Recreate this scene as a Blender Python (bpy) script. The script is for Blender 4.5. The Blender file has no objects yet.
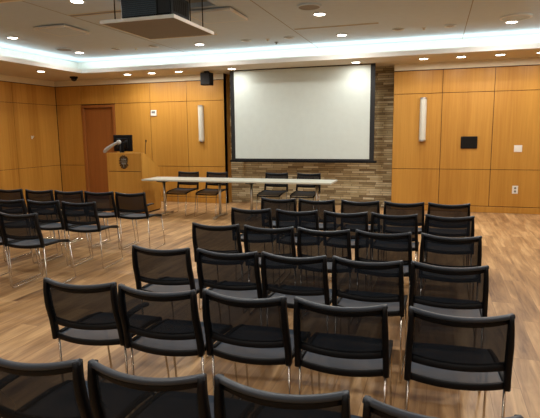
import bpy, bmesh, math, random
from mathutils import Vector, Matrix
random.seed(7)
S = bpy.context.scene
COL = S.collection
PI = math.pi

# ------------------------------------------------------------------ helpers
def link(o, parent=None):
    COL.objects.link(o)
    if parent: o.parent = parent
    return o

def obj(name, bm, mats, parent=None, loc=None, rz=None, smooth=False):
    me = bpy.data.meshes.new(name)
    bmesh.ops.recalc_face_normals(bm, faces=bm.faces)
    if smooth:
        for f in bm.faces: f.smooth = True
    bm.to_mesh(me); bm.free()
    for m in (mats if isinstance(mats, (list, tuple)) else [mats]): me.materials.append(m)
    o = bpy.data.objects.new(name, me)
    if loc is not None: o.location = loc
    if rz is not None: o.rotation_euler = (0, 0, rz)
    return link(o, parent)

def tag(o, label, cat, group=None, kind=None):
    o['label'] = label; o['category'] = cat
    if group: o['group'] = group
    if kind: o['kind'] = kind
    return o

def thing(name, label, cat, loc=(0, 0, 0), rz=0.0, group=None):
    o = bpy.data.objects.new(name, None)
    o.empty_display_size = .1
    o.location = loc; o.rotation_euler = (0, 0, rz)
    link(o)
    return tag(o, label, cat, group)

def struct(name, bm, mats, parent=None, **k):
    o = obj(name, bm, mats, parent, **k)
    if parent is None: o['kind'] = 'structure'
    return o

def box(bm, x0, x1, y0, y1, z0, z1, bevel=0.0, mi=0, seg=2):
    r = bmesh.ops.create_cube(bm, size=1.0)
    vs = r['verts']
    for v in vs:
        v.co = Vector((x0 + (v.co.x + .5) * (x1 - x0), y0 + (v.co.y + .5) * (y1 - y0), z0 + (v.co.z + .5) * (z1 - z0)))
    fs = set(f for v in vs for f in v.link_faces)
    for f in fs: f.material_index = mi
    if bevel:
        es = list(set(e for v in vs for e in v.link_edges))
        r = bmesh.ops.bevel(bm, geom=es, offset=bevel, segments=seg, affect='EDGES', profile=.5)
        for f in r['faces']: f.material_index = mi
    return bm

def B(*a, **k): return box(bmesh.new(), *a, **k)

def quad(bm, pts, mi=0):
    f = bm.faces.new([bm.verts.new(p) for p in pts]); f.material_index = mi
    return f

def lathe(bm, prof, n=24, axis='Z', center=(0, 0, 0), mi=0, cap=True):
    """prof: list of (radius, height) along the axis"""
    c = Vector(center); rings = []
    for (r, h) in prof:
        ring = []
        for i in range(n):
            a = 2 * PI * i / n
            if axis == 'Z': p = Vector((r * math.cos(a), r * math.sin(a), h))
            elif axis == 'Y': p = Vector((r * math.cos(a), h, r * math.sin(a)))
            else: p = Vector((h, r * math.cos(a), r * math.sin(a)))
            ring.append(bm.verts.new(c + p))
        rings.append(ring)
    for a, b in zip(rings, rings[1:]):
        for i in range(n):
            f = bm.faces.new((a[i], a[(i + 1) % n], b[(i + 1) % n], b[i])); f.material_index = mi
    if cap:
        for ring in (rings[0], rings[-1]):
            f = bm.faces.new(ring); f.material_index = mi
    return bm

def tube(bm, pts, r, n=10, mi=0, radii=None):
    pts = [Vector(p) for p in pts]
    rings = []; prev = None
    for i, p in enumerate(pts):
        t = (pts[min(i + 1, len(pts) - 1)] - pts[max(i - 1, 0)]).normalized()
        if prev is None:
            a = Vector((0, 0, 1)) if abs(t.z) < .9 else Vector((1, 0, 0))
            u = t.cross(a).normalized()
        else:
            u = (prev - t * prev.dot(t)).normalized()
        prev = u; w = t.cross(u)
        rr = radii[i] if radii else r
        rings.append([bm.verts.new(p + rr * (math.cos(2 * PI * k / n) * u + math.sin(2 * PI * k / n) * w)) for k in range(n)])
    for a, b in zip(rings, rings[1:]):
        for k in range(n):
            f = bm.faces.new((a[k], a[(k + 1) % n], b[(k + 1) % n], b[k])); f.material_index = mi; f.smooth = True
    for ring in (rings[0], rings[-1]): bm.faces.new(ring).material_index = mi
    return bm

def rounded(pts, rad, seg=5):
    """round the corners of a polyline"""
    pts = [Vector(p) for p in pts]; out = [pts[0]]
    for a, b, c in zip(pts, pts[1:], pts[2:]):
        d1 = (a - b).normalized(); d2 = (c - b).normalized()
        p1 = b + d1 * rad; p2 = b + d2 * rad
        for k in range(seg + 1):
            t = k / seg
            out.append((1 - t) ** 2 * p1 + 2 * t * (1 - t) * b + t * t * p2)
    out.append(pts[-1]); return out

def strip(bm, pts, side, w, d, mi=0, ws=None):
    """sweep a rounded rectangular section: w along 'side', d along tangent x side"""
    pts = [Vector(p) for p in pts]; rings = []
    for i, p in enumerate(pts):
        t = (pts[min(i + 1, len(pts) - 1)] - pts[max(i - 1, 0)]).normalized()
        s = Vector(side); s = (s - t * s.dot(t)).normalized(); nrm = t.cross(s)
        ww = ws[i] if ws else w
        a, b = ww / 2, d / 2; c = min(a, b) * .45
        sec = [(a, -b + c), (a, b - c), (a - c, b), (-a + c, b), (-a, b - c), (-a, -b + c), (-a + c, -b), (a - c, -b)]
        rings.append([bm.verts.new(p + s * x + nrm * y) for x, y in sec])
    n = 8
    for a, b in zip(rings, rings[1:]):
        for k in range(n):
            f = bm.faces.new((a[k], a[(k + 1) % n], b[(k + 1) % n], b[k])); f.material_index = mi; f.smooth = True
    for ring in (rings[0], rings[-1]): bm.faces.new(ring).material_index = mi
    return bm

def lerp_tab(tab, z):
    """tab of (z, y) descending in z"""
    for (z1, y1), (z0, y0) in zip(tab, tab[1:]):
        if z >= z0 or (z0, y0) == tab[-1]:
            t = (z - z0) / (z1 - z0); return y0 + (y1 - y0) * t

# ------------------------------------------------------------------ materials
def srgb(r, g, b):
    f = lambda c: (c / 12.92 if c <= .04045 else ((c + .055) / 1.055) ** 2.4)
    return (f(r / 255), f(g / 255), f(b / 255), 1)

def mat(name, col, rough=.5, metal=0.0, spec=.5, alpha=None, emit=None, estr=0.0):
    m = bpy.data.materials.new(name); m.use_nodes = True
    nt = m.node_tree; p = nt.nodes['Principled BSDF']
    p.inputs['Base Color'].default_value = col; p.inputs['Roughness'].default_value = rough
    p.inputs['Metallic'].default_value = metal; p.inputs['Specular IOR Level'].default_value = spec
    if emit:
        p.inputs['Emission Color'].default_value = emit; p.inputs['Emission Strength'].default_value = estr
    # a faint procedural variation so no surface is one dead flat value
    tc = nt.nodes.new('ShaderNodeTexCoord'); n = nt.nodes.new('ShaderNodeTexNoise')
    n.inputs['Scale'].default_value = 9; n.inputs['Detail'].default_value = 4
    nt.links.new(tc.outputs['Object'], n.inputs['Vector'])
    mx = nt.nodes.new('ShaderNodeMix'); mx.data_type = 'RGBA'
    mx.inputs[6].default_value = tuple(c * .95 for c in col[:3]) + (1,); mx.inputs[7].default_value = tuple(min(1, c * 1.05) for c in col[:3]) + (1,)
    nt.links.new(n.outputs['Fac'], mx.inputs[0]); nt.links.new(mx.outputs[2], p.inputs['Base Color'])
    if alpha is not None:      # open weave: part of the light goes straight through
        tr = nt.nodes.new('ShaderNodeBsdfTransparent'); ms = nt.nodes.new('ShaderNodeMixShader')
        ms.inputs[0].default_value = alpha
        nt.links.new(tr.outputs[0], ms.inputs[1]); nt.links.new(p.outputs[0], ms.inputs[2])
        nt.links.new(ms.outputs[0], nt.nodes['Material Output'].inputs['Surface'])
    return m

class N:
    def __init__(s, m): s.nt = m.node_tree
    def __call__(s, t, **k):
        n = s.nt.nodes.new(t)
        for a, v in k.items(): setattr(n, a, v)
        return n
    def l(s, a, b): s.nt.links.new(a, b)

def math_node(g, op, a, b=None):
    n = g('ShaderNodeMath', operation=op)
    for i, v in enumerate((a, b)):
        if v is None: continue
        if isinstance(v, (int, float)): n.inputs[i].default_value = v
        else: g.l(v, n.inputs[i])
    return n.outputs[0]

def wood(name, c0, c1, rough=.42, axis='Z', cell=.914, off=0.0, spec=.35):
    """vertical-grain veneer, slightly different leaf by leaf"""
    m = bpy.data.materials.new(name); m.use_nodes = True; g = N(m); p = m.node_tree.nodes['Principled BSDF']
    geo = g('ShaderNodeNewGeometry'); sx = g('ShaderNodeSeparateXYZ'); g.l(geo.outputs['Position'], sx.inputs[0])
    along = dict(X=0, Y=1, Z=2)[axis]
    mp = g('ShaderNodeMapping'); sc = [26, 26, 26]; sc[along] = .9; mp.inputs['Scale'].default_value = sc
    g.l(geo.outputs['Position'], mp.inputs['Vector'])
    n1 = g('ShaderNodeTexNoise'); n1.inputs['Scale'].default_value = 1.0; n1.inputs['Detail'].default_value = 5; n1.inputs['Roughness'].default_value = .6
    n1.inputs['Distortion'].default_value = .5
    g.l(mp.outputs[0], n1.inputs['Vector'])
    mp2 = g('ShaderNodeMapping'); sc = [3.5, 3.5, 3.5]; sc[along] = .35; mp2.inputs['Scale'].default_value = sc
    g.l(geo.outputs['Position'], mp2.inputs['Vector'])
    n2 = g('ShaderNodeTexNoise'); n2.inputs['Scale'].default_value = 1.0; n2.inputs['Detail'].default_value = 2
    g.l(mp2.outputs[0], n2.inputs['Vector'])
    q = math_node(g, 'FLOOR', math_node(g, 'DIVIDE', math_node(g, 'ADD', sx.outputs[0], off), cell / 3))
    q2 = math_node(g, 'FLOOR', math_node(g, 'DIVIDE', sx.outputs[1], cell / 3))
    cb = g('ShaderNodeCombineXYZ'); g.l(q, cb.inputs[0]); g.l(q2, cb.inputs[1])
    wn = g('ShaderNodeTexWhiteNoise'); g.l(cb.outputs[0], wn.inputs['Vector'])
    s = math_node(g, 'ADD', math_node(g, 'MULTIPLY', n1.outputs['Fac'], .55), math_node(g, 'MULTIPLY', n2.outputs['Fac'], .45))
    s = math_node(g, 'ADD', s, math_node(g, 'MULTIPLY', math_node(g, 'SUBTRACT', wn.outputs['Value'], .5), .14))
    r = g('ShaderNodeValToRGB'); r.color_ramp.elements[0].position = .3; r.color_ramp.elements[1].position = .72
    r.color_ramp.elements[0].color = c0; r.color_ramp.elements[1].color = c1
    g.l(s, r.inputs[0]); g.l(r.outputs[0], p.inputs['Base Color'])
    p.inputs['Roughness'].default_value = rough; p.inputs['Specular IOR Level'].default_value = spec
    return m

def floor_mat():
    m = bpy.data.materials.new('plank_floor'); m.use_nodes = True; g = N(m); p = m.node_tree.nodes['Principled BSDF']
    geo = g('ShaderNodeNewGeometry'); sx = g('ShaderNodeSeparateXYZ'); g.l(geo.outputs['Position'], sx.inputs[0])
    cb = g('ShaderNodeCombineXYZ'); g.l(sx.outputs[1], cb.inputs[0]); g.l(sx.outputs[0], cb.inputs[1])
    br = g('ShaderNodeTexBrick'); br.offset = .37; br.offset_frequency = 2; br.squash = 1
    br.inputs['Scale'].default_value = 1; br.inputs['Brick Width'].default_value = 1.22; br.inputs['Row Height'].default_value = .18
    br.inputs['Mortar Size'].default_value = .0015; br.inputs['Mortar Smooth'].default_value = .3; br.inputs['Bias'].default_value = 0
    br.inputs['Color1'].default_value = (0, 0, 0, 1); br.inputs['Color2'].default_value = (1, 1, 1, 1); br.inputs['Mortar'].default_value = (.5, .5, .5, 1)
    g.l(cb.outputs[0], br.inputs['Vector'])
    # every plank gets its own slice of the grain noise
    sh = g('ShaderNodeVectorMath', operation='MULTIPLY_ADD'); g.l(br.outputs['Color'], sh.inputs[0]); sh.inputs[1].default_value = (7, 7, 7); g.l(geo.outputs['Position'], sh.inputs[2])
    mp = g('ShaderNodeMapping'); mp.inputs['Scale'].default_value = (17, 1.5, 1); g.l(sh.outputs[0], mp.inputs['Vector'])
    n1 = g('ShaderNodeTexNoise'); n1.inputs['Scale'].default_value = 1; n1.inputs['Detail'].default_value = 6; n1.inputs['Roughness'].default_value = .62; n1.inputs['Distortion'].default_value = .8
    g.l(mp.outputs[0], n1.inputs['Vector'])
    mp2 = g('ShaderNodeMapping'); mp2.inputs['Scale'].default_value = (5, .9, 1); g.l(sh.outputs[0], mp2.inputs['Vector'])
    n2 = g('ShaderNodeTexNoise'); n2.inputs['Scale'].default_value = 1; n2.inputs['Detail'].default_value = 3; g.l(mp2.outputs[0], n2.inputs['Vector'])
    bw = g('ShaderNodeRGBToBW'); g.l(br.outputs['Color'], bw.inputs[0])
    s = math_node(g, 'ADD', math_node(g, 'MULTIPLY', n1.outputs['Fac'], .5), math_node(g, 'MULTIPLY', n2.outputs['Fac'], .45))
    s = math_node(g, 'ADD', s, math_node(g, 'MULTIPLY', bw.outputs[0], .09))
    r = g('ShaderNodeValToRGB'); e = r.color_ramp.elements
    e[0].position = .34; e[0].color = FLOOR[0]; e[1].position = .70; e[1].color = FLOOR[2]
    k = e.new(.52); k.color = FLOOR[1]
    g.l(s, r.inputs[0])
    mx = g('ShaderNodeMix', data_type='RGBA'); g.l(br.outputs['Fac'], mx.inputs[0]); g.l(r.outputs[0], mx.inputs[6]); mx.inputs[7].default_value = srgb(132, 98, 66)
    g.l(mx.outputs[2], p.inputs['Base Color']); p.inputs['Roughness'].default_value = .42; p.inputs['Specular IOR Level'].default_value = .35
    return m

def stone_mat():
    m = bpy.data.materials.new('split_face_stone'); m.use_nodes = True; g = N(m); p = m.node_tree.nodes['Principled BSDF']
    geo = g('ShaderNodeNewGeometry'); sx = g('ShaderNodeSeparateXYZ'); g.l(geo.outputs['Position'], sx.inputs[0])
    cb = g('ShaderNodeCombineXYZ'); g.l(sx.outputs[0], cb.inputs[0]); g.l(sx.outputs[2], cb.inputs[1])
    br = g('ShaderNodeTexBrick'); br.offset = .43; br.offset_frequency = 2; br.squash = .7; br.squash_frequency = 3
    br.inputs['Scale'].default_value = 1; br.inputs['Brick Width'].default_value = .34; br.inputs['Row Height'].default_value = .046
    br.inputs['Mortar Size'].default_value = .003; br.inputs['Mortar Smooth'].default_value = .2; br.inputs['Bias'].default_value = 0
    br.inputs['Color1'].default_value = (0, 0, 0, 1); br.inputs['Color2'].default_value = (1, 1, 1, 1); br.inputs['Mortar'].default_value = (0, 0, 0, 1)
    g.l(cb.outputs[0], br.inputs['Vector'])
    n = g('ShaderNodeTexNoise'); n.inputs['Scale'].default_value = 14; n.inputs['Detail'].default_value = 5
    mp = g('ShaderNodeMapping'); mp.inputs['Scale'].default_value = (.5, .5, 1.6); g.l(geo.outputs['Position'], mp.inputs['Vector']); g.l(mp.outputs[0], n.inputs['Vector'])
    bw = g('ShaderNodeRGBToBW'); g.l(br.outputs['Color'], bw.inputs[0])
    s = math_node(g, 'ADD', math_node(g, 'MULTIPLY', bw.outputs[0], .75), math_node(g, 'MULTIPLY', n.outputs['Fac'], .4))
    r = g('ShaderNodeValToRGB'); e = r.color_ramp.elements
    e[0].position = .12; e[0].color = STONE[0]; e[1].position = 1.0; e[1].color = STONE[3]
    e.new(.42).color = STONE[1]; e.new(.72).color = STONE[2]
    g.l(s, r.inputs[0])
    mx = g('ShaderNodeMix', data_type='RGBA'); g.l(br.outputs['Fac'], mx.inputs[0]); g.l(r.outputs[0], mx.inputs[6]); mx.inputs[7].default_value = srgb(70, 55, 38)
    g.l(mx.outputs[2], p.inputs['Base Color']); p.inputs['Roughness'].default_value = .85
    h = math_node(g, 'SUBTRACT', s, math_node(g, 'MULTIPLY', br.outputs['Fac'], .8))
    bp = g('ShaderNodeBump'); bp.inputs['Strength'].default_value = .7; bp.inputs['Distance'].default_value = .012; g.l(h, bp.inputs['Height']); g.l(bp.outputs[0], p.inputs['Normal'])
    return m

FLOOR = [srgb(106, 76, 49), srgb(170, 133, 91), srgb(218, 180, 130)]
STONE = [srgb(116, 98, 70), srgb(170, 150, 112), srgb(206, 190, 150), srgb(236, 226, 194)]
M = dict(
    wood=wood('oak_veneer', srgb(170, 118, 44), srgb(198, 146, 64)),
    door=wood('door_veneer', srgb(134, 78, 34), srgb(156, 96, 44)),
    lectern=wood('lectern_veneer', srgb(180, 128, 52), srgb(206, 154, 72), cell=30),
    seam=mat('dark_reveal', srgb(70, 38, 14), .8),
    drywall=mat('warm_white_paint', srgb(230, 220, 194), .9),
    ceil=mat('ceiling_paint', srgb(206, 198, 180), .9),
    raised=mat('cool_lit_ceiling_paint', srgb(197, 214, 230), .9),  # bluish tint puts the cool cove light into the ceiling colour
    coveb=mat('cove_paint', srgb(234, 232, 226), .9),
    joint=mat('ceiling_joint', srgb(146, 146, 144), .9),
    floor=floor_mat(), stone=stone_mat(),
    black=mat('black_plastic', srgb(10, 11, 14), .5, spec=.2),
    rail=mat('grey_rail_plastic', srgb(48, 56, 66), .4, spec=.4),  # on the chair rails this grey is a highlight painted over black
    netting=mat('black_mesh_weave', srgb(28, 34, 42), .8, spec=.12, alpha=.91),
    seat=mat('slate_seat_weave', srgb(40, 54, 69), .62, spec=.3, alpha=.88),  # slate weave, its blue partly ceiling and cove reflection put into the colour
    chrome=mat('chrome', srgb(205, 200, 192), .22, metal=1),
    steel=mat('satin_steel', srgb(205, 203, 198), .32, metal=1),
    table=mat('pale_laminate', srgb(192, 194, 182), .4),
    screen=mat('matt_white_screen', srgb(208, 218, 214), .85, spec=.2),
    border=mat('black_screen_border', srgb(14, 14, 16), .6),
    white=mat('white_plastic', srgb(228, 224, 214), .5),
    offwhite=mat('ivory_panel', srgb(206, 196, 178), .7),
    frost=mat('frosted_sconce', srgb(206, 204, 190), .5),
    grey=mat('grey_plastic', srgb(120, 116, 108), .5),
    bronze=mat('dark_bronze', srgb(92, 72, 44), .45, metal=.6),
    glass=mat('dark_glass', srgb(10, 12, 16), .12),
    taupe=mat('taupe_panel', srgb(138, 136, 134), .9),
    void=mat('dark_cavity', srgb(40, 36, 30), .9),
    lamp=mat('lit_lens', srgb(255, 240, 215), .5, emit=(1, .93, .80, 1), estr=25.0),
    led=mat('blue_monitor_light', srgb(20, 40, 60), .3),
    bezel=mat('white_reflector', srgb(222, 230, 236), .4),
    silver=mat('silver_plastic', srgb(176, 176, 174), .4),
)

# ------------------------------------------------------------------ room
XL, XR, YB, YF = -8.80, 3.60, 10.383, -2.6
ZW, ZU, ZL, ZB = 2.694, 2.263, .8205, .117      # wood top, upper and lower seams, base top
ZS, ZC = 2.83, 3.12                              # soffit and raised ceiling
LX0, LX1, LY0, LY1 = -7.13, 1.93, 4.15, 9.25      # cove lip
NX0, NX1, ND = -4.40, -.818, .34                 # stone niche

bm = B(XL - .3, XR + .3, YF - .3, YB + .6, -.12, 0)
struct('floor', bm, M['floor'])

def panel_wall(bm, u0, u1, seams, place, zb=ZB, skip=()):
    """wood panels with open reveals on a dark backing; place(u0,u1,d0,d1,z0,z1,mi) makes a box, d measured out of the wall face"""
    us = [u0] + list(seams) + [u1]; g = .005
    place(u0, u1, -.15, -.012, 0, ZS, 1)
    place(u0, u1, -.012, .004, ZW + .012, ZS, 2)
    place(u0, u1, -.012, -.006, 0, ZB, 0)
    for a, b in zip(us, us[1:]):
        for z0, z1 in ((ZB + .006, ZL), (ZL, ZU), (ZU, ZW)):
            if (round(a, 2), z0 < ZU - .1) in skip: continue
            place(a + g, b - g, -.012, 0, z0 + g, z1 - g, 0)

# back wall: left part (with the door), right part
DX0, DX1 = -8.09, -7.16
def back(u0, u1, d0, d1, z0, z1, mi): box(bm, u0, u1, YB - d1, YB - d0, z0, z1, mi=mi)
bm = bmesh.new()
panel_wall(bm, XL, DX0, [], back)
panel_wall(bm, DX1, NX0, [-6.221, -5.294], back)
# above the door
back(DX0, DX1, -.15, -.012, ZU, ZS, 1); back(DX0, DX1, -.012, .004, ZW + .012, ZS, 2); back(DX0 + .005, DX1 - .005, -.012, 0, ZU + .005, ZW - .005, 0)
box(bm, NX0 - .15, NX0, YB + .012, YB + ND, 0, ZS, mi=0)           # return of the niche
panel_wall(bm, NX1, XR, [.085, .994, 1.90, 2.81], back)
box(bm, NX1, NX1 + .15, YB + .012, YB + ND, 0, ZS, mi=0)
struct('wall_back', bm, [M['wood'], M['seam'], M['drywall']])
bm = B(NX0 - .1, NX1 + .1, YB + ND, YB + ND + .12, 0, ZS)
struct('wall_niche', bm, M['stone'])

# door
bm = bmesh.new()
box(bm, DX0, DX0 + .065, YB - .012, YB + .12, 0, 2.245, .004); box(bm, DX1 - .065, DX1, YB - .012, YB + .12, 0, 2.245, .004)
box(bm, DX0 + .065, DX1 - .065, YB - .012, YB + .12, 2.18, 2.245, .004)
d = struct('door_1', bm, M['door'])
obj('door_leaf', B(DX0 + .07, DX1 - .07, YB + .05, YB + .095, .006, 2.175, .003), M['door'], d)
bm = bmesh.new(); lathe(bm, [(.026, YB + .05), (.026, YB + .04), (.012, YB + .038), (.012, YB - .0)], 16, 'Y', (DX1 - .13, 0, 1.0))
tube(bm, [(DX1 - .13, YB + .002, 1.0), (DX1 - .25, YB + .002, 1.0)], .009)
h = obj('door_handle', bm, M['steel'], d); h['label'] = 'steel lever handle'

# side walls and rear wall
bm = bmesh.new()
def left(u0, u1, d0, d1, z0, z1, mi): box(bm, XL + d0, XL + d1, u0, u1, z0, z1, mi=mi)
panel_wall(bm, YF, YB - .012, [-.07, .84, 1.75, 2.66, 3.57, 4.48, 5.39, 6.3, 7.21, 8.12, 9.03], left)
struct('wall_left', bm, [M['wood'], M['seam'], M['drywall']])
bm = bmesh.new()
def right(u0, u1, d0, d1, z0, z1, mi): box(bm, XR - d1, XR - d0, u0, u1, z0, z1, mi=mi)
panel_wall(bm, YF, YB - .012, [-.07, .84, 1.75, 2.66, 3.57, 4.48, 5.39, 6.3, 7.21, 8.12, 9.03], right)
struct('wall_right', bm, [M['wood'], M['seam'], M['drywall']])
bm = B(XL - .15, XR + .15, YF - .15, YF, 0, ZS)
struct('wall_front', bm, M['drywall'])
bm = bmesh.new()
for (a, b) in ((XL + .02, DX0), (DX1, NX0), (NX1, XR - .02)): box(bm, a, b, YB - .012, YB + .004, .004, ZB - .004, .003)
struct('baseboard_back', bm, M['wood'])
struct('baseboard_left', B(XL - .004, XL + .012, YF, YB - .012, .004, ZB - .004, .003), M['wood'])
struct('baseboard_right', B(XR - .012, XR + .004, YF, YB - .012, .004, ZB - .004, .003), M['wood'])

# ceiling: soffit ring with cove lip, raised ceiling with the opening of the projector lift
LIFT = (-3.66, -2.66, 4.98, 6.10)
bm = bmesh.new()
TR = .42                                                            # width of the light trough
def soff(x0, x1, y0, y1):
    box(bm, x0, x1, y0, y1, ZS, ZS + .04, mi=0)
lp, lh = .03, .08
soff(XL - .15, LX0 - lp, YF - .15, YB + .6); soff(LX1 + lp, XR + .15, YF - .15, YB + .6)
soff(LX0 - lp, LX1 + lp, LY1 + lp, YB + .6); soff(LX0 - lp, LX1 + lp, YF - .15, LY0 - lp)
#                                                  # lip thickness and height
box(bm, LX0 - lp, LX0, LY0 - lp, LY1 + lp, ZS, ZS + lh, mi=1); box(bm, LX1, LX1 + lp, LY0 - lp, LY1 + lp, ZS, ZS + lh, mi=1)
box(bm, LX0, LX1, LY1, LY1 + lp, ZS, ZS + lh, mi=1); box(bm, LX0, LX1, LY0 - lp, LY0, ZS, ZS + lh, mi=1)
a, b, c, d_ = LX0 - TR, LX1 + TR, LY0 - TR, LY1 + TR                # outer wall of the trough
box(bm, a - .05, a, c, d_, ZS + .04, ZC, mi=1); box(bm, b, b + .05, c, d_, ZS + .04, ZC, mi=1)
box(bm, a - .05, b + .05, d_, d_ + .05, ZS + .04, ZC, mi=1); box(bm, a - .05, b + .05, c - .05, c, ZS + .04, ZC, mi=1)
# raised slab around the opening
x0, x1, y0, y1 = LIFT
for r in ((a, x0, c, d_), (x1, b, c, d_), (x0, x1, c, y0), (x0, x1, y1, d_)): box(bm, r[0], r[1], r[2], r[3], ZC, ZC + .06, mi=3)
for r in ((x0 - .02, x0, y0, y1), (x1, x1 + .02, y0, y1), (x0 - .02, x1 + .02, y0 - .02, y0), (x0 - .02, x1 + .02, y1, y1 + .02)): box(bm, r[0], r[1], r[2], r[3], ZC + .06, ZC + .5, mi=0)
box(bm, x0 - .02, x1 + .02, y0 - .02, y1 + .02, ZC + .5, ZC + .52, mi=2)
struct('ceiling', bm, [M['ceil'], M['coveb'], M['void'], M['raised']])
bm = bmesh.new()
for x in (-4.70, -2.165, .37): box(bm, x - .006, x + .006, LY0, d_, ZC - .002, ZC + .004)
struct('trim_1', bm, M['joint'])

# ------------------------------------------------------------------ lighting
def spot(x, y, z, w, col=(1, .96, .90)):
    """the lamp behind one downlight lens: a disc that shines downwards"""
    l = bpy.data.lights.new('downlight_beam', 'AREA'); l.shape = 'DISK'; l.size = .11; l.energy = w; l.color = col
    o = bpy.data.objects.new('downlight_beam', l); o.location = (x, y, z); link(o); return o

def downlight_mesh():
    t = bmesh.new(); lathe(t, [(.062, 0), (.090, -.001), (.092, -.014), (.084, -.018), (.064, -.006)], 28, cap=False)
    c = bmesh.new(); lathe(c, [(.068, -.0155), (.072, -.004)], 28)
    return t, c
DL = {}
def downlight(x, y, z, label, lit=True, group='recessed ceiling downlights', w=0):
    o = thing('recessed_downlight', label, 'ceiling light', (x, y, z), 0, group)
    if 't' not in DL:
        t, c = downlight_mesh(); a = obj('trim_ring', t, M['bezel'], o, smooth=True); b = obj('lens', c, M['lamp'], o); DL['t'] = a.data; DL['l'] = b.data
    elif lit:
        for n, k in (('trim_ring', 't'), ('lens', 'l')): link(bpy.data.objects.new(n, DL[k]), o)
    else:
        link(bpy.data.objects.new('trim_ring', DL['t']), o)
        if 'd' not in DL:
            c = bmesh.new(); lathe(c, [(.063, -.0035), (.0635, -.001)], 28); DL['d'] = obj('lens', c, M['grey'], o).data
        else: link(bpy.data.objects.new('lens', DL['d']), o)
    if lit: spot(x, y, z - .021, w)
    return o

WU, WS, WN, WL = 27, 11, 16, 1.6
UP = {(-6.55, 8.46): 'lit round downlight in the raised ceiling near its far left cove corner', (-6.55, 6.83): 'lit round downlight in the raised ceiling at the left edge of the photo',
      (-4.04, 8.50): 'lit round downlight in the raised ceiling beyond the projector lift, left of the screen',
      (-4.09, 5.30): 'lit round downlight cut by the top edge of the photo, left of the projector',
      (-1.54, 6.97): 'lit round downlight in the raised ceiling just behind the round ceiling speaker above the screen',
      (-1.52, 8.55): 'lit round downlight in the raised ceiling above the screen, nearest the cove',
      (.99, 8.46): 'lit round downlight beside the large round speaker at the right of the ceiling'}
for (x, y), lb in UP.items(): downlight(x, y, ZC, lb, w=WU * (.45 if x < -6 else 1.3 if x > 0 else 1))
for x, y in ((.99, 6.95), (.99, 5.3), (-1.54, 5.3), (-6.55, 5.3)):   # the same grid beyond the frame
    downlight(x, y, ZC, 'lit round downlight of the raised ceiling grid outside the photo', w=WU * (.45 if x < -6 else 1.3 if x > 0 else 1))
for i, (x, lb) in enumerate(((-6.33, 'leftmost of the three lit downlights in the soffit above the lectern'), (-5.74, 'middle of the three lit downlights in the soffit above the lectern'),
          (-5.11, 'rightmost of the three lit downlights in the soffit, left of the black speaker'), (-3.93, 'lit soffit downlight at the top left corner of the projection screen'),
          (-1.46, 'lit soffit downlight near the top right corner of the projection screen'), (-.26, 'first lit soffit downlight right of the projection screen'),
          (.365, 'second lit soffit downlight right of the projection screen, above the black wall panel'), (.99, 'third lit soffit downlight right of the projection screen, nearest the right edge'),
          (1.62, 'lit soffit downlight of the back row outside the photo'), (2.4, 'lit soffit downlight of the back row outside the photo'))):
    downlight(x, 9.71, ZS, lb, w=WS * (1.4 if i < 3 else .62 if i < 5 else .72))
downlight(-7.59, 8.58, ZS, 'lit downlight in the left soffit above the left wall', w=WL)
for y in (7.2, 5.8): downlight(-7.59, y, ZS, 'lit downlight of the left soffit outside the photo', w=WL)
for x in (-6.5, -4.0, -1.5, 1.0):
    for y in (3.1, 1.3, -.7): downlight(x, y, ZS, 'lit downlight of the near lower ceiling outside the photo', w=WN * (.6 if x < -3 else 1.35))
UNLIT = [(-5.69, 8.40, 'unlit recessed downlight left of the first sprinkler, below the projector lift'), (-4.90, 8.40, 'unlit recessed downlight right of the first sprinkler, below the projector lift'),
         (-3.15, 8.47, 'unlit recessed downlight near the cove, left of the sprinkler above the screen'), (-2.39, 8.47, 'unlit recessed downlight near the cove, right of the sprinkler above the screen'),
         (-.62, 8.43, 'unlit recessed downlight near the cove, left of the sprinkler at the right'), (.14, 8.43, 'unlit recessed downlight near the cove beside the ceiling joint at the right'),
         (-2.10, 5.80, 'unlit recessed downlight cut by the top edge of the photo')]
for x, y, lb in UNLIT: downlight(x, y, ZC, lb, lit=False, group='unlit recessed downlights')

def strip_light(x, y, sx, sy, w):
    l = bpy.data.lights.new('cove_led_strip', 'AREA'); l.shape = 'RECTANGLE'; l.size = sx; l.size_y = sy; l.energy = w; l.color = (.87, 1.0, .95)
    o = bpy.data.objects.new('cove_led_strip', l); o.location = (x, y, ZS + .055); o.rotation_euler = (PI, 0, 0); link(o)
WC = 3.8   # watts per metre of LED strip
strip_light((LX0 + LX1) / 2, LY1 + .15, LX1 - LX0 + .3, .04, WC * (LX1 - LX0))
strip_light((LX0 + LX1) / 2, LY0 - .15, LX1 - LX0 + .3, .04, WC * (LX1 - LX0))
strip_light(LX0 - .15, (LY0 + LY1) / 2, .04, LY1 - LY0 + .3, WC * (LY1 - LY0))
strip_light(LX1 + .15, (LY0 + LY1) / 2, .04, LY1 - LY0 + .3, WC * (LY1 - LY0))

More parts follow.
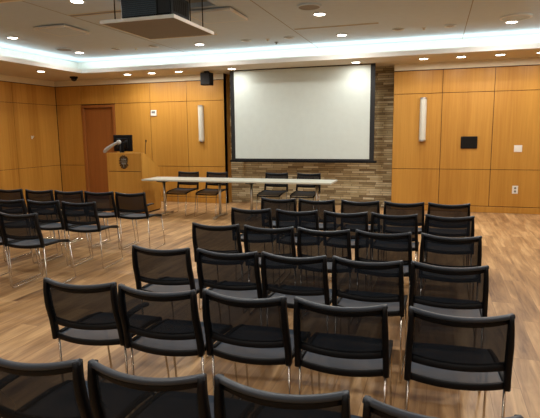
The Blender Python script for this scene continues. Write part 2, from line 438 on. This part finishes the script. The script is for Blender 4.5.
# ------------------------------------------------------------------ ceiling fittings
def sprinkler(x, y, z, lb, dark=False):
    bm = bmesh.new(); lathe(bm, [(.034, 0), (.036, -.006), (.016, -.010), (.010, -.030), (.022, -.032), (.022, -.035)], 18)
    return tag(obj('ceiling_sprinkler', bm, M['grey'] if dark else M['white'], loc=(x, y, z), smooth=False), lb, 'sprinkler', 'ceiling sprinklers')
sprinkler(-5.33, 8.50, ZC, 'small white sprinkler head between two unlit downlights below the projector lift')
sprinkler(-2.77, 8.50, ZC, 'small white sprinkler head between two unlit downlights above the screen')
sprinkler(-.24, 8.48, ZC, 'small white sprinkler head between two unlit downlights right of the screen')
sprinkler(-2.72, 8.83, ZC, 'small grey sensor knob at the ceiling edge beside the bright cove above the screen', True)['category'] = 'sensor'
def round_speaker(x, y, r, lb, mat_):
    o = thing('ceiling_speaker', lb, 'speaker', (x, y, ZC), 0, 'round ceiling speakers')
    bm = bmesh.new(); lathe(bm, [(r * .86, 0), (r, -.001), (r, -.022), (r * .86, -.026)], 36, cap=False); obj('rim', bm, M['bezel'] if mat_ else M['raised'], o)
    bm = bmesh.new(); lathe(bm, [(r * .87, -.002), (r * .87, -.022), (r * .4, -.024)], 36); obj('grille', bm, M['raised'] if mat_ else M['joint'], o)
round_speaker(-1.57, 6.50, .155, 'flat brownish round ceiling speaker above the screen at the top of the photo', False)
round_speaker(-6.55, 8.04, .15, 'flat brownish round ceiling speaker at the far left near the cove corner', False)
round_speaker(1.0, 8.12, .21, 'large round ceiling speaker with pale rim at the top right', True)

def diffuser(x0, x1, y0, y1, lb):
    o = thing('ceiling_diffuser', lb, 'air vent', ((x0 + x1) / 2, (y0 + y1) / 2, ZC), 0, 'square ceiling diffusers')
    a, b = (x1 - x0) / 2, (y1 - y0) / 2
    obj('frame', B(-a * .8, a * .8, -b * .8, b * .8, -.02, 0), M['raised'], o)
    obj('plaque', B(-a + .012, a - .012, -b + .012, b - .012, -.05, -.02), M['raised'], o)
    bm = bmesh.new()
    for q in ((-a, a, -b, -b + .012), (-a, a, b - .012, b), (-a, -a + .012, -b + .012, b - .012), (a - .012, a, -b + .012, b - .012)): box(bm, *q, -.05, -.018)
    obj('bright_edge', bm, M['white'], o)  # white strips paint in the downlight catching the plaque edges
diffuser(-5.63, -5.08, 6.27, 6.83, 'square ceiling diffuser plaque at the left of the ceiling')
diffuser(-3.12, -2.50, 6.17, 6.80, 'square ceiling diffuser plaque just right of the projector')
def slot(x0, x1, y, lb, m, w=.03):
    o = thing('slot_diffuser', lb, 'air vent', ((x0 + x1) / 2, y, ZC), 0, 'linear slot diffusers')
    a = (x1 - x0) / 2
    bm = bmesh.new(); box(bm, -a, a, -w - .012, -w, -.006, 0); box(bm, -a, a, w, w + .012, -.006, 0); obj('frame', bm, M['offwhite'], o)
    obj('slot', B(-a, a, -w, w, -.004, 0), m, o)
slot(-4.70, -3.72, 5.92, 'dark linear slot diffuser left of the projector', M['joint'], .04)
slot(-4.44, -3.39, 7.78, 'pale linear slot diffuser beyond the projector lift', M['white'], .02)
slot(-2.13, -.86, 7.86, 'long dark linear slot diffuser above the screen', M['joint'], .02)

o = thing('dome_camera', 'small black dome camera under the soffit in the far left corner', 'camera', (-7.70, 9.70, ZS))
bm = bmesh.new(); lathe(bm, [(.085, .01), (.085, -.03), (.075, -.035)], 28); obj('housing', bm, M['black'], o)
bm = bmesh.new(); lathe(bm, [(.066, -.035), (.062, -.06), (.046, -.085), (.02, -.098), (.002, -.1)], 24); obj('dome', bm, M['glass'], o, smooth=True)

o = thing('wall_speaker', 'small black box speaker hung under the soffit left of the screen', 'speaker', (-4.595, 9.95, ZS))
bm = B(-.10, .115, -.10, .10, -.285, -.03, .012); obj('cabinet', bm, M['black'], o)
bm = B(-.09, .105, -.108, -.099, -.275, -.04, .004); obj('grille', bm, M['border'], o)
bm = B(-.04, .05, -.03, .03, -.04, 0); obj('bracket', bm, M['black'], o)

# projector on its lowered lift panel
LX = (-3.585, -2.69, 5.04, 6.05); ZP = 2.770
o = thing('projector_lift', 'square ceiling panel lowered on rods, carrying the projector', 'projector lift', ((LX[0] + LX[1]) / 2, (LX[2] + LX[3]) / 2, ZP))
cx, cy = (LX[0] + LX[1]) / 2, (LX[2] + LX[3]) / 2
bm = B(LX[0] - cx, LX[1] - cx, LX[2] - cy, LX[3] - cy, 0, .028, .003); obj('panel', bm, M['taupe'], o)
bm = bmesh.new(); pa, pb = (LX[1] - LX[0]) / 2, (LX[3] - LX[2]) / 2
for q in ((-pa - .012, pa + .012, -pb - .012, -pb), (-pa - .012, pa + .012, pb, pb + .012), (-pa - .012, -pa, -pb, pb), (pa, pa + .012, -pb, pb)): box(bm, *q, -.004, .032)
obj('bright_edge', bm, M['white'], o)
for rx, ry in ((-3.44, 5.09), (-2.80, 5.66), (-3.50, 5.98), (-2.80, 6.0)):
    bm = bmesh.new(); tube(bm, [(rx - cx, ry - cy, .028), (rx - cx, ry - cy, ZC + .5 - ZP)], .007, 8); obj('rod', bm, M['black'], o)
o = thing('projector', 'black projector sitting on the lowered ceiling panel', 'projector', (-3.07, 5.32, ZP + .028))
bm = B(-.315, .315, -.20, .24, .02, .255, .018); obj('body', bm, M['black'], o)
bm = bmesh.new()
for k in range(9): box(bm, -.285, .135, -.212, -.196, .045 + k * .021, .058 + k * .021)
v = obj('vent_grille', bm, M['rail'], o)
obj('rear_panel', B(-.29, .14, -.205, -.198, .04, .24), M['void'], o)
obj('port_panel', B(.16, .295, -.206, -.196, .05, .23), M['border'], o)
bm = bmesh.new()
for k in range(7): box(bm, .312, .321, -.14 + k * .045, -.115 + k * .045, .07, .21)
obj('side_vent', bm, M['void'], o)
bm = bmesh.new(); lathe(bm, [(.07, .235), (.07, .30), (.055, .31), (.05, .30)], 24, 'Y', (-.1, 0, .14)); obj('projection_lens', bm, M['glass'], o)
for sx, sy in ((-.26, -.15), (.26, -.15), (-.26, .19), (.26, .19)):
    bm = bmesh.new(); lathe(bm, [(.02, 0), (.02, .022)], 12, center=(sx, sy, 0)); obj('foot', bm, M['black'], o)

# ------------------------------------------------------------------ projection screen
SY = 10.05
o = thing('projection_screen', 'large white projection screen with black borders in front of the stone wall', 'screen', (-2.62, SY, .94))
sx0, sx1, sz0, sz1 = -4.020 + 2.62, -1.226 + 2.62, 1.022 - .94, 2.811 - .94
bm = B(sx0, sx1, -.004, .004, sz0, sz1); obj('screen_surface', bm, M['screen'], o)
bx0, bx1 = -4.105 + 2.62, -1.137 + 2.62
bm = bmesh.new(); box(bm, bx0, sx0, -.006, .006, .045, ZS - .935); box(bm, sx1, bx1, -.006, .006, .045, ZS - .935)
box(bm, sx0, sx1, -.006, .006, sz1, ZS - .935); box(bm, sx0, sx1, -.006, .006, .045, sz0)
obj('border', bm, M['border'], o)
bm = B(bx0 - .04, bx1 + .055, -.022, .022, .006, .05, .008); obj('weight_bar', bm, M['black'], o)

# ------------------------------------------------------------------ things on the walls
def sconce(x, z0, z1, lb):
    o = thing('wall_sconce', lb, 'wall lamp', (x, YB, z0), 0, 'wall sconces beside the screen')
    H = z1 - z0
    obj('back_plate', B(-.06, .06, -.02, 0, .02, H - .02, .004), M['steel'], o)
    bm = bmesh.new(); n = 12; rings = []
    for z in (.03, H - .03):
        rings.append([bm.verts.new((.062 * math.cos(PI * k / n), -.02 - .065 * math.sin(PI * k / n), z)) for k in range(n + 1)])
    for k in range(n): bm.faces.new((rings[0][k], rings[0][k + 1], rings[1][k + 1], rings[1][k]))
    for r in rings: bm.faces.new(r)
    obj('diffuser', bm, M['frost'], o)
    for za, zb in ((.0, .03), (H - .03, H)):
        bm = bmesh.new(); rr = []
        for z in (za, zb): rr.append([bm.verts.new((.066 * math.cos(PI * k / n), -.018 - .07 * math.sin(PI * k / n), z)) for k in range(n + 1)])
        for k in range(n): bm.faces.new((rr[0][k], rr[0][k + 1], rr[1][k + 1], rr[1][k]))
        bm.faces.new((rr[0][0], rr[0][n], rr[1][n], rr[1][0]))
        for r in rr: bm.faces.new(r)
        obj('end_cap', bm, M['steel'], o)
sconce(-4.945, 1.37, 2.165, 'slim vertical white wall sconce on the wood panel left of the screen')
sconce(-.255, 1.355, 2.185, 'slim vertical white wall sconce on the wood panel right of the screen')

o = thing('wall_panel', 'black rectangular control panel set in the wood wall at the right', 'control panel', (.594, YB, 1.215))
obj('frame', B(-.147, .147, -.018, 0, 0, .227, .005), M['black'], o)
obj('glass', B(-.132, .132, -.0205, -.017, .014, .213), M['glass'], o)
o = thing('light_switch', 'white double switch plate on the wood wall at the right', 'switch', (1.444, YB, 1.15))
obj('plate', B(-.068, .068, -.008, 0, 0, .125, .003), M['white'], o)
for x in (-.034, .034): obj('rocker', B(x - .018, x + .018, -.013, -.007, .03, .095, .003), M['white'], o)
o = thing('wall_outlet', 'white power outlet low on the wood wall under the switch plate', 'outlet', (1.435, YB, .375))
obj('plate', B(-.05, .05, -.008, 0, 0, .15, .003), M['white'], o)
for z in (.045, .105):
    bm = bmesh.new(); lathe(bm, [(.02, -.012), (.02, -.007)], 16, 'Y', (0, 0, z)); obj('socket', bm, M['grey'], o)
o = thing('thermostat', 'white thermostat on the wood wall above the lectern', 'thermostat', (-6.125, YB, 1.96))
obj('body', B(-.072, .072, -.03, 0, 0, .13, .008), M['white'], o)
obj('display', B(-.045, .045, -.032, -.029, .055, .105), M['grey'], o)
o = thing('wall_hook', 'tiny white coat hook on the wood panel of the left wall', 'hook', (XL, 9.50, 1.47))
obj('plate', B(0, .012, -.018, .018, 0, .07, .003), M['white'], o)
bm = bmesh.new(); tube(bm, rounded([(.01, 0, .05), (.05, 0, .03), (.055, 0, .07)], .012), .007); obj('peg', bm, M['white'], o)

# ------------------------------------------------------------------ chair
PROF = [(.800, -.198), (.74, -.202), (.66, -.192), (.58, -.168), (.52, -.155), (.462, -.147)]   # side profile of the back (z, y)
HW_T, HW_B = .196, .205                                                                         # half width at top / bottom
def hw(z): return HW_B + (HW_T - HW_B) * (z - .462) / .34
def chair_parts(root):
    # uprights
    bm = bmesh.new()
    for s in (-1, 1):
        pts = []
        for k in range(15):
            z = .802 - k * (.802 - .457) / 14
            pts.append((s * hw(z), lerp_tab(PROF, z), z))
        strip(bm, pts, (1, 0, 0), .024, .042, ws=[.018 + .009 * min(1, k / 5) for k in range(15)])
    # mid rail
    pts = []
    for k in range(17):
        u = -1 + k / 8; z = .566 - .012 * (1 - u * u)
        pts.append((u * hw(z), lerp_tab(PROF, z) - .034 * (1 - u * u) + .006, z))
    strip(bm, pts, (0, .35, 1), .036, .016)
    pts = [(u * (HW_T - .004), -.196 - .040 * (1 - u * u), .779 - .018 * (1 - u * u)) for u in [-1 + k / 8 for k in range(17)]]
    strip(bm, pts, (0, 0, 1), .026, .008)
    obj('back_frame', bm, M['black'], root)
    # top rail
    bm = bmesh.new(); pts = []
    for k in range(17):
        u = -1 + k / 8
        pts.append((u * (HW_T + .009), -.198 - .040 * (1 - u * u), .800 - .018 * (1 - u * u)))
    strip(bm, pts, (0, 0, 1), .019, .024)
    o = obj('top_rail', bm, M['rail'], root); o['label'] = 'grey top rail'
    # mesh of the back
    bm = bmesh.new(); g = []
    for j in range(9):
        row = []
        for k in range(17):
            u = -1 + k / 8; v = j / 8
            zt = .792 - .018 * (1 - u * u); zb = .572 - .012 * (1 - u * u); z = zb + (zt - zb) * v
            row.append(bm.verts.new((u * (hw(z) - .004), lerp_tab(PROF, z) - (.034 + .006 * v) * (1 - u * u) + .004, z)))
        g.append(row)
    for a, b in zip(g, g[1:]):
        for k in range(16): bm.faces.new((a[k], a[k + 1], b[k + 1], b[k])).smooth = True
    obj('backrest', bm, M['netting'], root)
    # seat frame
    bm = bmesh.new(); sy0, sy1 = -.145, .305
    for s in (-1, 1):
        strip(bm, [(s * .202, sy0, .473), (s * .203, -.02, .470), (s * .203, .15, .462), (s * .200, .27, .442), (s * .195, sy1 - .01, .428)], (1, 0, 0), .022, .026)
    pts = [(u * .206, sy0 - .028 * (1 - u * u), .473 - .014 * (1 - u * u)) for u in [-1 + k / 8 for k in range(17)]]
    strip(bm, pts, (0, 0, 1), .032, .018)
    pts = [(u * .198, sy1 + .012 * (1 - u * u), .424 - .004 * (1 - u * u)) for u in [-1 + k / 8 for k in range(17)]]
    strip(bm, pts, (0, 0, 1), .024, .020)
    obj('seat_frame', bm, M['black'], root)
    # seat
    bm = bmesh.new(); g = []
    for j in range(11):
        v = j / 10; y = sy0 + (sy1 - sy0) * v
        row = []
        for k in range(13):
            u = -1 + k / 6
            yy = y - .028 * (1 - u * u) * (1 - v) + .012 * (1 - u * u) * v
            z = .476 - .019 * v - .018 * v ** 6 - .010 * (1 - u * u) * math.sin(PI * v) - .012 * (1 - u * u) * (1 - v) ** 3
            row.append(bm.verts.new((u * .196, yy, z)))
        g.append(row)
    for a, b in zip(g, g[1:]):
        for k in range(12): bm.faces.new((a[k], a[k + 1], b[k + 1], b[k])).smooth = True
    o = obj('seat', bm, M['seat'], root); o['label'] = 'slate grey seat'
    # wire sled legs
    for s in (-1, 1):
        bm = bmesh.new()
        tube(bm, rounded([(s * .200, -.13, .462), (s * .204, -.12, .0065), (s * .203, .37, .0065), (s * .196, .295, .428)], .028), .0062, 8)
        obj('leg', bm, M['chrome'], root)['label'] = 'chrome wire leg'

CHAIR = {}
def armrest(root, s):
    bm = bmesh.new()
    if ('arm', s) in CHAIR:
        link(bpy.data.objects.new('armrest', CHAIR[('arm', s)]), root); return
    strip(bm, [(s * .198, -.17, .628), (s * .200, -.10, .632), (s * .200, -.02, .632), (s * .198, .035, .626)], (1, 0, 0), .036, .018)
    box(bm, s * .198 - .012, s * .198 + .012, -.19, -.15, .612, .637, .004)
    CHAIR[('arm', s)] = obj('armrest', bm, M['black'], root).data

def chair(x, y, rz, label, group, arms=(), first=[None]):
    t = thing('mesh_chair', label, 'chair', (x, y, 0), rz, group)
    if first[0] is None:
        chair_parts(t); first[0] = t
    else:
        for ch in first[0].children:
            if ch.name.startswith('armrest'): continue
            c = ch.copy(); COL.objects.link(c); c.parent = t
    for s in arms: armrest(t, s)
    return t

def deg(a): return math.radians(a)
TOPY = .198
ORD = ['leftmost', 'second from the left', 'middle', 'second from the right', 'rightmost']
G = 'black mesh chairs set out in the right block'
ROWS = [('first row, nearest the screen', 5.57, [-1.706, -1.252, -.772, -.308, .152], [0, -1, 1, 2, 0]),
        ('second row from the screen', 4.75, [-1.750, -1.272, -.798, -.338, .142], [2, 2, 2, -1, -1]),
        ('third row from the screen', 3.85, [-1.738, -1.268, -.812, -.352, .131], [3, 2, 0, -1, -1]),
        ('fourth row from the screen', 2.965, [-1.738, -1.262, -.816, -.360, .096], [3, 2, 0, -1, 0]),
        ('fifth row from the screen', 2.15, [-1.745, -1.286, -.836, -.385, .112], [4, 2, 0, 1, 3])]
SLOPE = {2.15: .020, 2.965: .010}                                     # rows a little out of square
for rn, y, xs, an in ROWS:
    for k, x in enumerate(xs):
        dy = (k - 2) * SLOPE.get(y, 0)
        arms = (-1,) if (y == 2.15 and k == 1) else ()
        chair(x, y + dy + TOPY + random.uniform(-.01, .01), deg(an[k]), 'black mesh chair, %s of five in the %s' % (ORD[k], rn), G, arms)
for fy, x, an, od, arms in ((1.315, -1.325, 4, 'leftmost', (-1,)), (1.345, -.872, 2, 'second from the left', ()), (1.37, -.426, 2, 'third from the left', ()), (1.37, .03, 2, 'rightmost', ())):
    chair(x, fy + TOPY, deg(an), 'black mesh chair cut by the bottom edge, %s of the four nearest' % od, G, arms)
G = 'black mesh chairs set out in the left block'
for x, y, an, lb, arms in ((-3.78, 5.69, 6, 'black mesh chair with an armrest, rightmost in the far row of the left block', (1,)),
        (-4.26, 5.69, 6, 'black mesh chair second from the right in the far row of the left block', ()),
        (-4.745, 5.69, 6, 'black mesh chair third from the right in the far row of the left block', ()),
        (-5.24, 5.69, 6, 'black mesh chair fourth from the right in the far row of the left block', ()),
        (-5.76, 5.69, 6, 'black mesh chair at the left photo edge in the far row of the left block', ()),
        (-3.84, 4.75, 7, 'black mesh chair rightmost in the middle row of the left block', ()),
        (-4.335, 4.76, 5, 'black mesh chair second from the right in the middle row of the left block', ()),
        (-4.84, 4.76, 5, 'black mesh chair at the left photo edge in the middle row of the left block', ()),
        (-3.87, 3.90, 6, 'black mesh chair at the left edge in the nearest row of the left block', ()),
        (-4.34, 3.90, 6, 'black mesh chair mostly outside the left photo edge, nearest row of left block', ())):
    chair(x, y + TOPY, deg(an), lb, G, arms)
G = 'black mesh chairs behind the long white tables'
for x, an, lb in ((-4.67, 0, 'black chair facing the audience behind the left white table, nearer the lectern'), (-4.05, 0, 'black chair facing the audience behind the left white table, right of its pair'),
                  (-2.83, 0, 'black chair facing the audience behind the right white table, left of its pair'), (-2.21, 0, 'black chair facing the audience behind the right white table, right of its pair')):
    chair(x, 9.12 - TOPY, PI + deg(an), lb, G).scale = (1.06, 1.06, 1.0)

# ------------------------------------------------------------------ tables
def table(x0, x1, y0, y1, lb, z=.712):
    cx, cy = (x0 + x1) / 2, (y0 + y1) / 2; a, b = (x1 - x0) / 2, (y1 - y0) / 2
    o = thing('folding_table', lb, 'table', (cx, cy, 0), 0, 'long white tables at the front')
    obj('tabletop', B(-a, a, -b, b, z - .032, z, .006), M['table'], o)
    for s in (-1, 1):
        lx = s * (a - .31)
        bm = bmesh.new(); tube(bm, [(lx, 0, .05), (lx, 0, z - .05)], .024, 14); l = obj('leg', bm, M['steel'], o)
        bm = bmesh.new(); strip(bm, [(lx, -b + .01, .022), (lx, -.06, .042), (lx, .06, .042), (lx, b - .01, .022)], (1, 0, 0), .055, .028)
        for q in (-b + .03, b - .03): box(bm, lx - .02, lx + .02, q - .02, q + .02, 0, .02)
        obj('foot', bm, M['steel'], l)
        bm = bmesh.new(); strip(bm, [(lx, -b + .06, z - .04), (lx, -.04, z - .075), (lx, .04, z - .075), (lx, b - .06, z - .04)], (1, 0, 0), .05, .02)
        box(bm, lx - .03, lx + .09, -.12, .12, z - .055, z - .033)
        obj('bracket', bm, M['black'], l)
table(-5.26, -3.48, 8.35, 8.95, 'long white table in front of the wood wall, its left end beside the lectern')
table(-3.475, -1.64, 8.35, 8.95, 'long white table standing in front of the stone wall below the screen')

# ------------------------------------------------------------------ lectern
PX0, PX1, PY0, PY1 = -6.175, -5.39, 8.60, 9.26
o = thing('lectern', 'light wood lectern with dark crest and sloping sides, left of the white tables', 'lectern', ((PX0 + PX1) / 2, (PY0 + PY1) / 2, 0))
cx, cy = (PX0 + PX1) / 2, (PY0 + PY1) / 2; a, b = (PX1 - PX0) / 2, (PY1 - PY0) / 2
bm = B(-a + .026, a - .026, -b, -b + .025, .838, 1.193, .003); obj('front_panel', bm, M['lectern'], o)
bm = B(-a + .026, a - .026, -b, -b + .025, .03, .826, .003); obj('front_panel', bm, M['lectern'], o)
for s in (-1, 1):
    bm = bmesh.new(); x0, x1 = (-a, -a + .026) if s < 0 else (a - .026, a)
    pr = [(-b, .03), (b, .03), (b, .865), (-b + .10, 1.193), (-b, 1.193)]
    f0 = [bm.verts.new((x0, p[0], p[1])) for p in pr]; f1 = [bm.verts.new((x1, p[0], p[1])) for p in pr]
    bm.faces.new(f0); bm.faces.new(f1)
    for i in range(5): bm.faces.new((f0[i], f0[(i + 1) % 5], f1[(i + 1) % 5], f1[i]))
    obj('side_panel', bm, M['lectern'], o)
obj('top_rail', B(-a + .026, a - .026, -b + .025, -b + .10, 1.17, 1.193, .002), M['lectern'], o)
obj('desktop', B(-a + .027, a - .027, -b + .034, b - .02, .80, .826), M['lectern'], o)
obj('seam_strip', B(-a + .026, a - .026, -b + .012, -b + .033, .80, .86), M['seam'], o)
obj('plinth', B(-a + .02, a - .02, -b + .02, b - .02, 0, .03), M['seam'], o)
obj('shelf', B(-a + .027, a - .027, -b + .026, b - .05, .40, .42), M['lectern'], o)
# crest
bm = bmesh.new(); cz = 1.018; ccx = -5.785 - cx
shape = [(-.075, .10), (-.03, .088), (0, .105), (.03, .088), (.075, .10), (.085, .03), (.07, -.05), (.04, -.10), (0, -.135), (-.04, -.10), (-.07, -.05), (-.085, .03)]
f0 = [bm.verts.new((ccx + x, -b - .012, cz + z)) for x, z in shape]; f1 = [bm.verts.new((ccx + x, -b, cz + z)) for x, z in shape]
bm.faces.new(f0); bm.faces.new(f1)
for i in range(len(shape)): bm.faces.new((f0[i], f0[(i + 1) % len(shape)], f1[(i + 1) % len(shape)], f1[i]))
cr = obj('crest', bm, M['bronze'], o); cr['label'] = 'dark metal crest'
bm = bmesh.new()
for k in range(14):                                                  # wreath of leaves round the shield
    t = deg(-60 + k * (300 / 13)); x, z = .095 * math.sin(t + PI / 1.0 + deg(-90) * 0), .118 * math.cos(t + PI)
    lathe(bm, [(.002, -.020), (.016, -.014), (.017, -.006), (.012, 0)], 8, 'Y', (ccx + x, -b, cz - z * -1))
obj('wreath', bm, M['bronze'], cr)
bm = bmesh.new()
for x, z in ((-.035, .045), (.035, .045), (-.03, -.03), (.03, -.03)): lathe(bm, [(.022, -.013), (.016, -.020), (.004, -.021)], 10, 'Y', (ccx + x, -b, cz + z))
box(bm, ccx - .006, ccx + .006, -b - .018, -b - .011, cz - .11, cz + .09); box(bm, ccx - .07, ccx + .07, -b - .018, -b - .011, cz - .002, cz + .012)
obj('relief', bm, M['grey'], cr)

# monitor, reading lamp, microphone on the lectern
o = thing('monitor', 'black computer monitor standing on the lectern', 'monitor', (-6.03, 8.97, .826), deg(7))
bm = B(-.20, .20, -.02, .02, .385, .715, .008); obj('housing', bm, M['black'], o)
obj('display', B(-.185, .185, .0195, .0215, .40, .70), M['glass'], o)
obj('rear_shell', B(-.13, .13, -.045, -.018, .43, .65, .014), M['glass'], o)
bm = B(-.03, .03, -.055, -.02, .015, .55, .006); obj('neck', bm, M['black'], o)
obj('stand', B(-.11, .11, -.10, .09, 0, .015, .005), M['black'], o)
o = thing('document_camera', 'silver document camera with a drooping arm in front of the monitor on the lectern', 'document camera', (-5.985, 8.79, .826))
obj('base', B(-.07, .07, -.07, .07, 0, .022, .006), M['black'], o)
bm = bmesh.new(); tube(bm, [(0, 0, .022), (0, 0, .565)], .013, 12); obj('post', bm, M['black'], o)
bm = bmesh.new()
tube(bm, [(.0, -.03, .572), (-.09, -.03, .542), (-.18, -.03, .500), (-.26, -.03, .456), (-.32, -.03, .415), (-.355, -.03, .382)], .03, 14,
     radii=[.022, .027, .032, .036, .036, .03])
obj('arm', bm, M['silver'], o, smooth=True)
bm = bmesh.new(); lathe(bm, [(.002, -.075), (.03, -.072), (.044, -.055), (.044, -.015), (.03, .0), (.016, .014)], 20, 'Y', (.0, 0, .572)); obj('pivot', bm, M['silver'], o, smooth=True)
bm = bmesh.new(); lathe(bm, [(.024, 0), (.028, .03), (.02, .05)], 16, 'Z', (-.345, -.03, .362)); obj('camera_head', bm, M['silver'], o)
o = thing('gooseneck_microphone', 'thin black gooseneck microphone at the right of the lectern top', 'microphone', (-5.475, 8.88, .826))
bm = bmesh.new(); lathe(bm, [(.03, 0), (.03, .012), (.012, .02)], 16); obj('base', bm, M['black'], o)
bm = bmesh.new(); tube(bm, [(0, 0, .015), (0, 0, .35), (.002, .01, .48), (.006, .03, .57)], .006, 8); obj('gooseneck', bm, M['black'], o)
bm = bmesh.new(); lathe(bm, [(.006, .565), (.012, .575), (.013, .60), (.007, .615)], 12, center=(.007, .033, 0)); obj('capsule', bm, M['black'], o)

# ------------------------------------------------------------------ world, camera
w = bpy.data.worlds.new('world'); S.world = w; w.use_nodes = True
w.node_tree.nodes['Background'].inputs[0].default_value = (.02, .02, .02, 1); w.node_tree.nodes['Background'].inputs[1].default_value = .2
f, yaw, pitch, roll = 508.526, -0.31439760, -0.14868646, -0.01101316
fw = Vector((math.sin(yaw) * math.cos(pitch), math.cos(yaw) * math.cos(pitch), math.sin(pitch)))
r0 = Vector((math.cos(yaw), -math.sin(yaw), 0)); u0 = r0.cross(fw)
r = math.cos(roll) * r0 + math.sin(roll) * u0; u = -math.sin(roll) * r0 + math.cos(roll) * u0
cam = bpy.data.cameras.new('camera'); cam.sensor_fit = 'HORIZONTAL'; cam.sensor_width = 36; cam.lens = f / 540 * 36; cam.clip_start = .05
co = bpy.data.objects.new('camera', cam); link(co)
co.matrix_world = Matrix(((r.x, u.x, -fw.x, 0), (r.y, u.y, -fw.y, 0), (r.z, u.z, -fw.z, 1.55), (0, 0, 0, 1)))
S.camera = co
S.view_settings.view_transform = 'Standard'; S.view_settings.look = 'None'; S.view_settings.gamma = 1; S.view_settings.exposure = -0.4
S.view_settings.use_curve_mapping = False
S.cycles.max_bounces = 8; S.cycles.transparent_max_bounces = 24; S.cycles.diffuse_bounces = 5
S.cycles.sample_clamp_indirect = 6.0
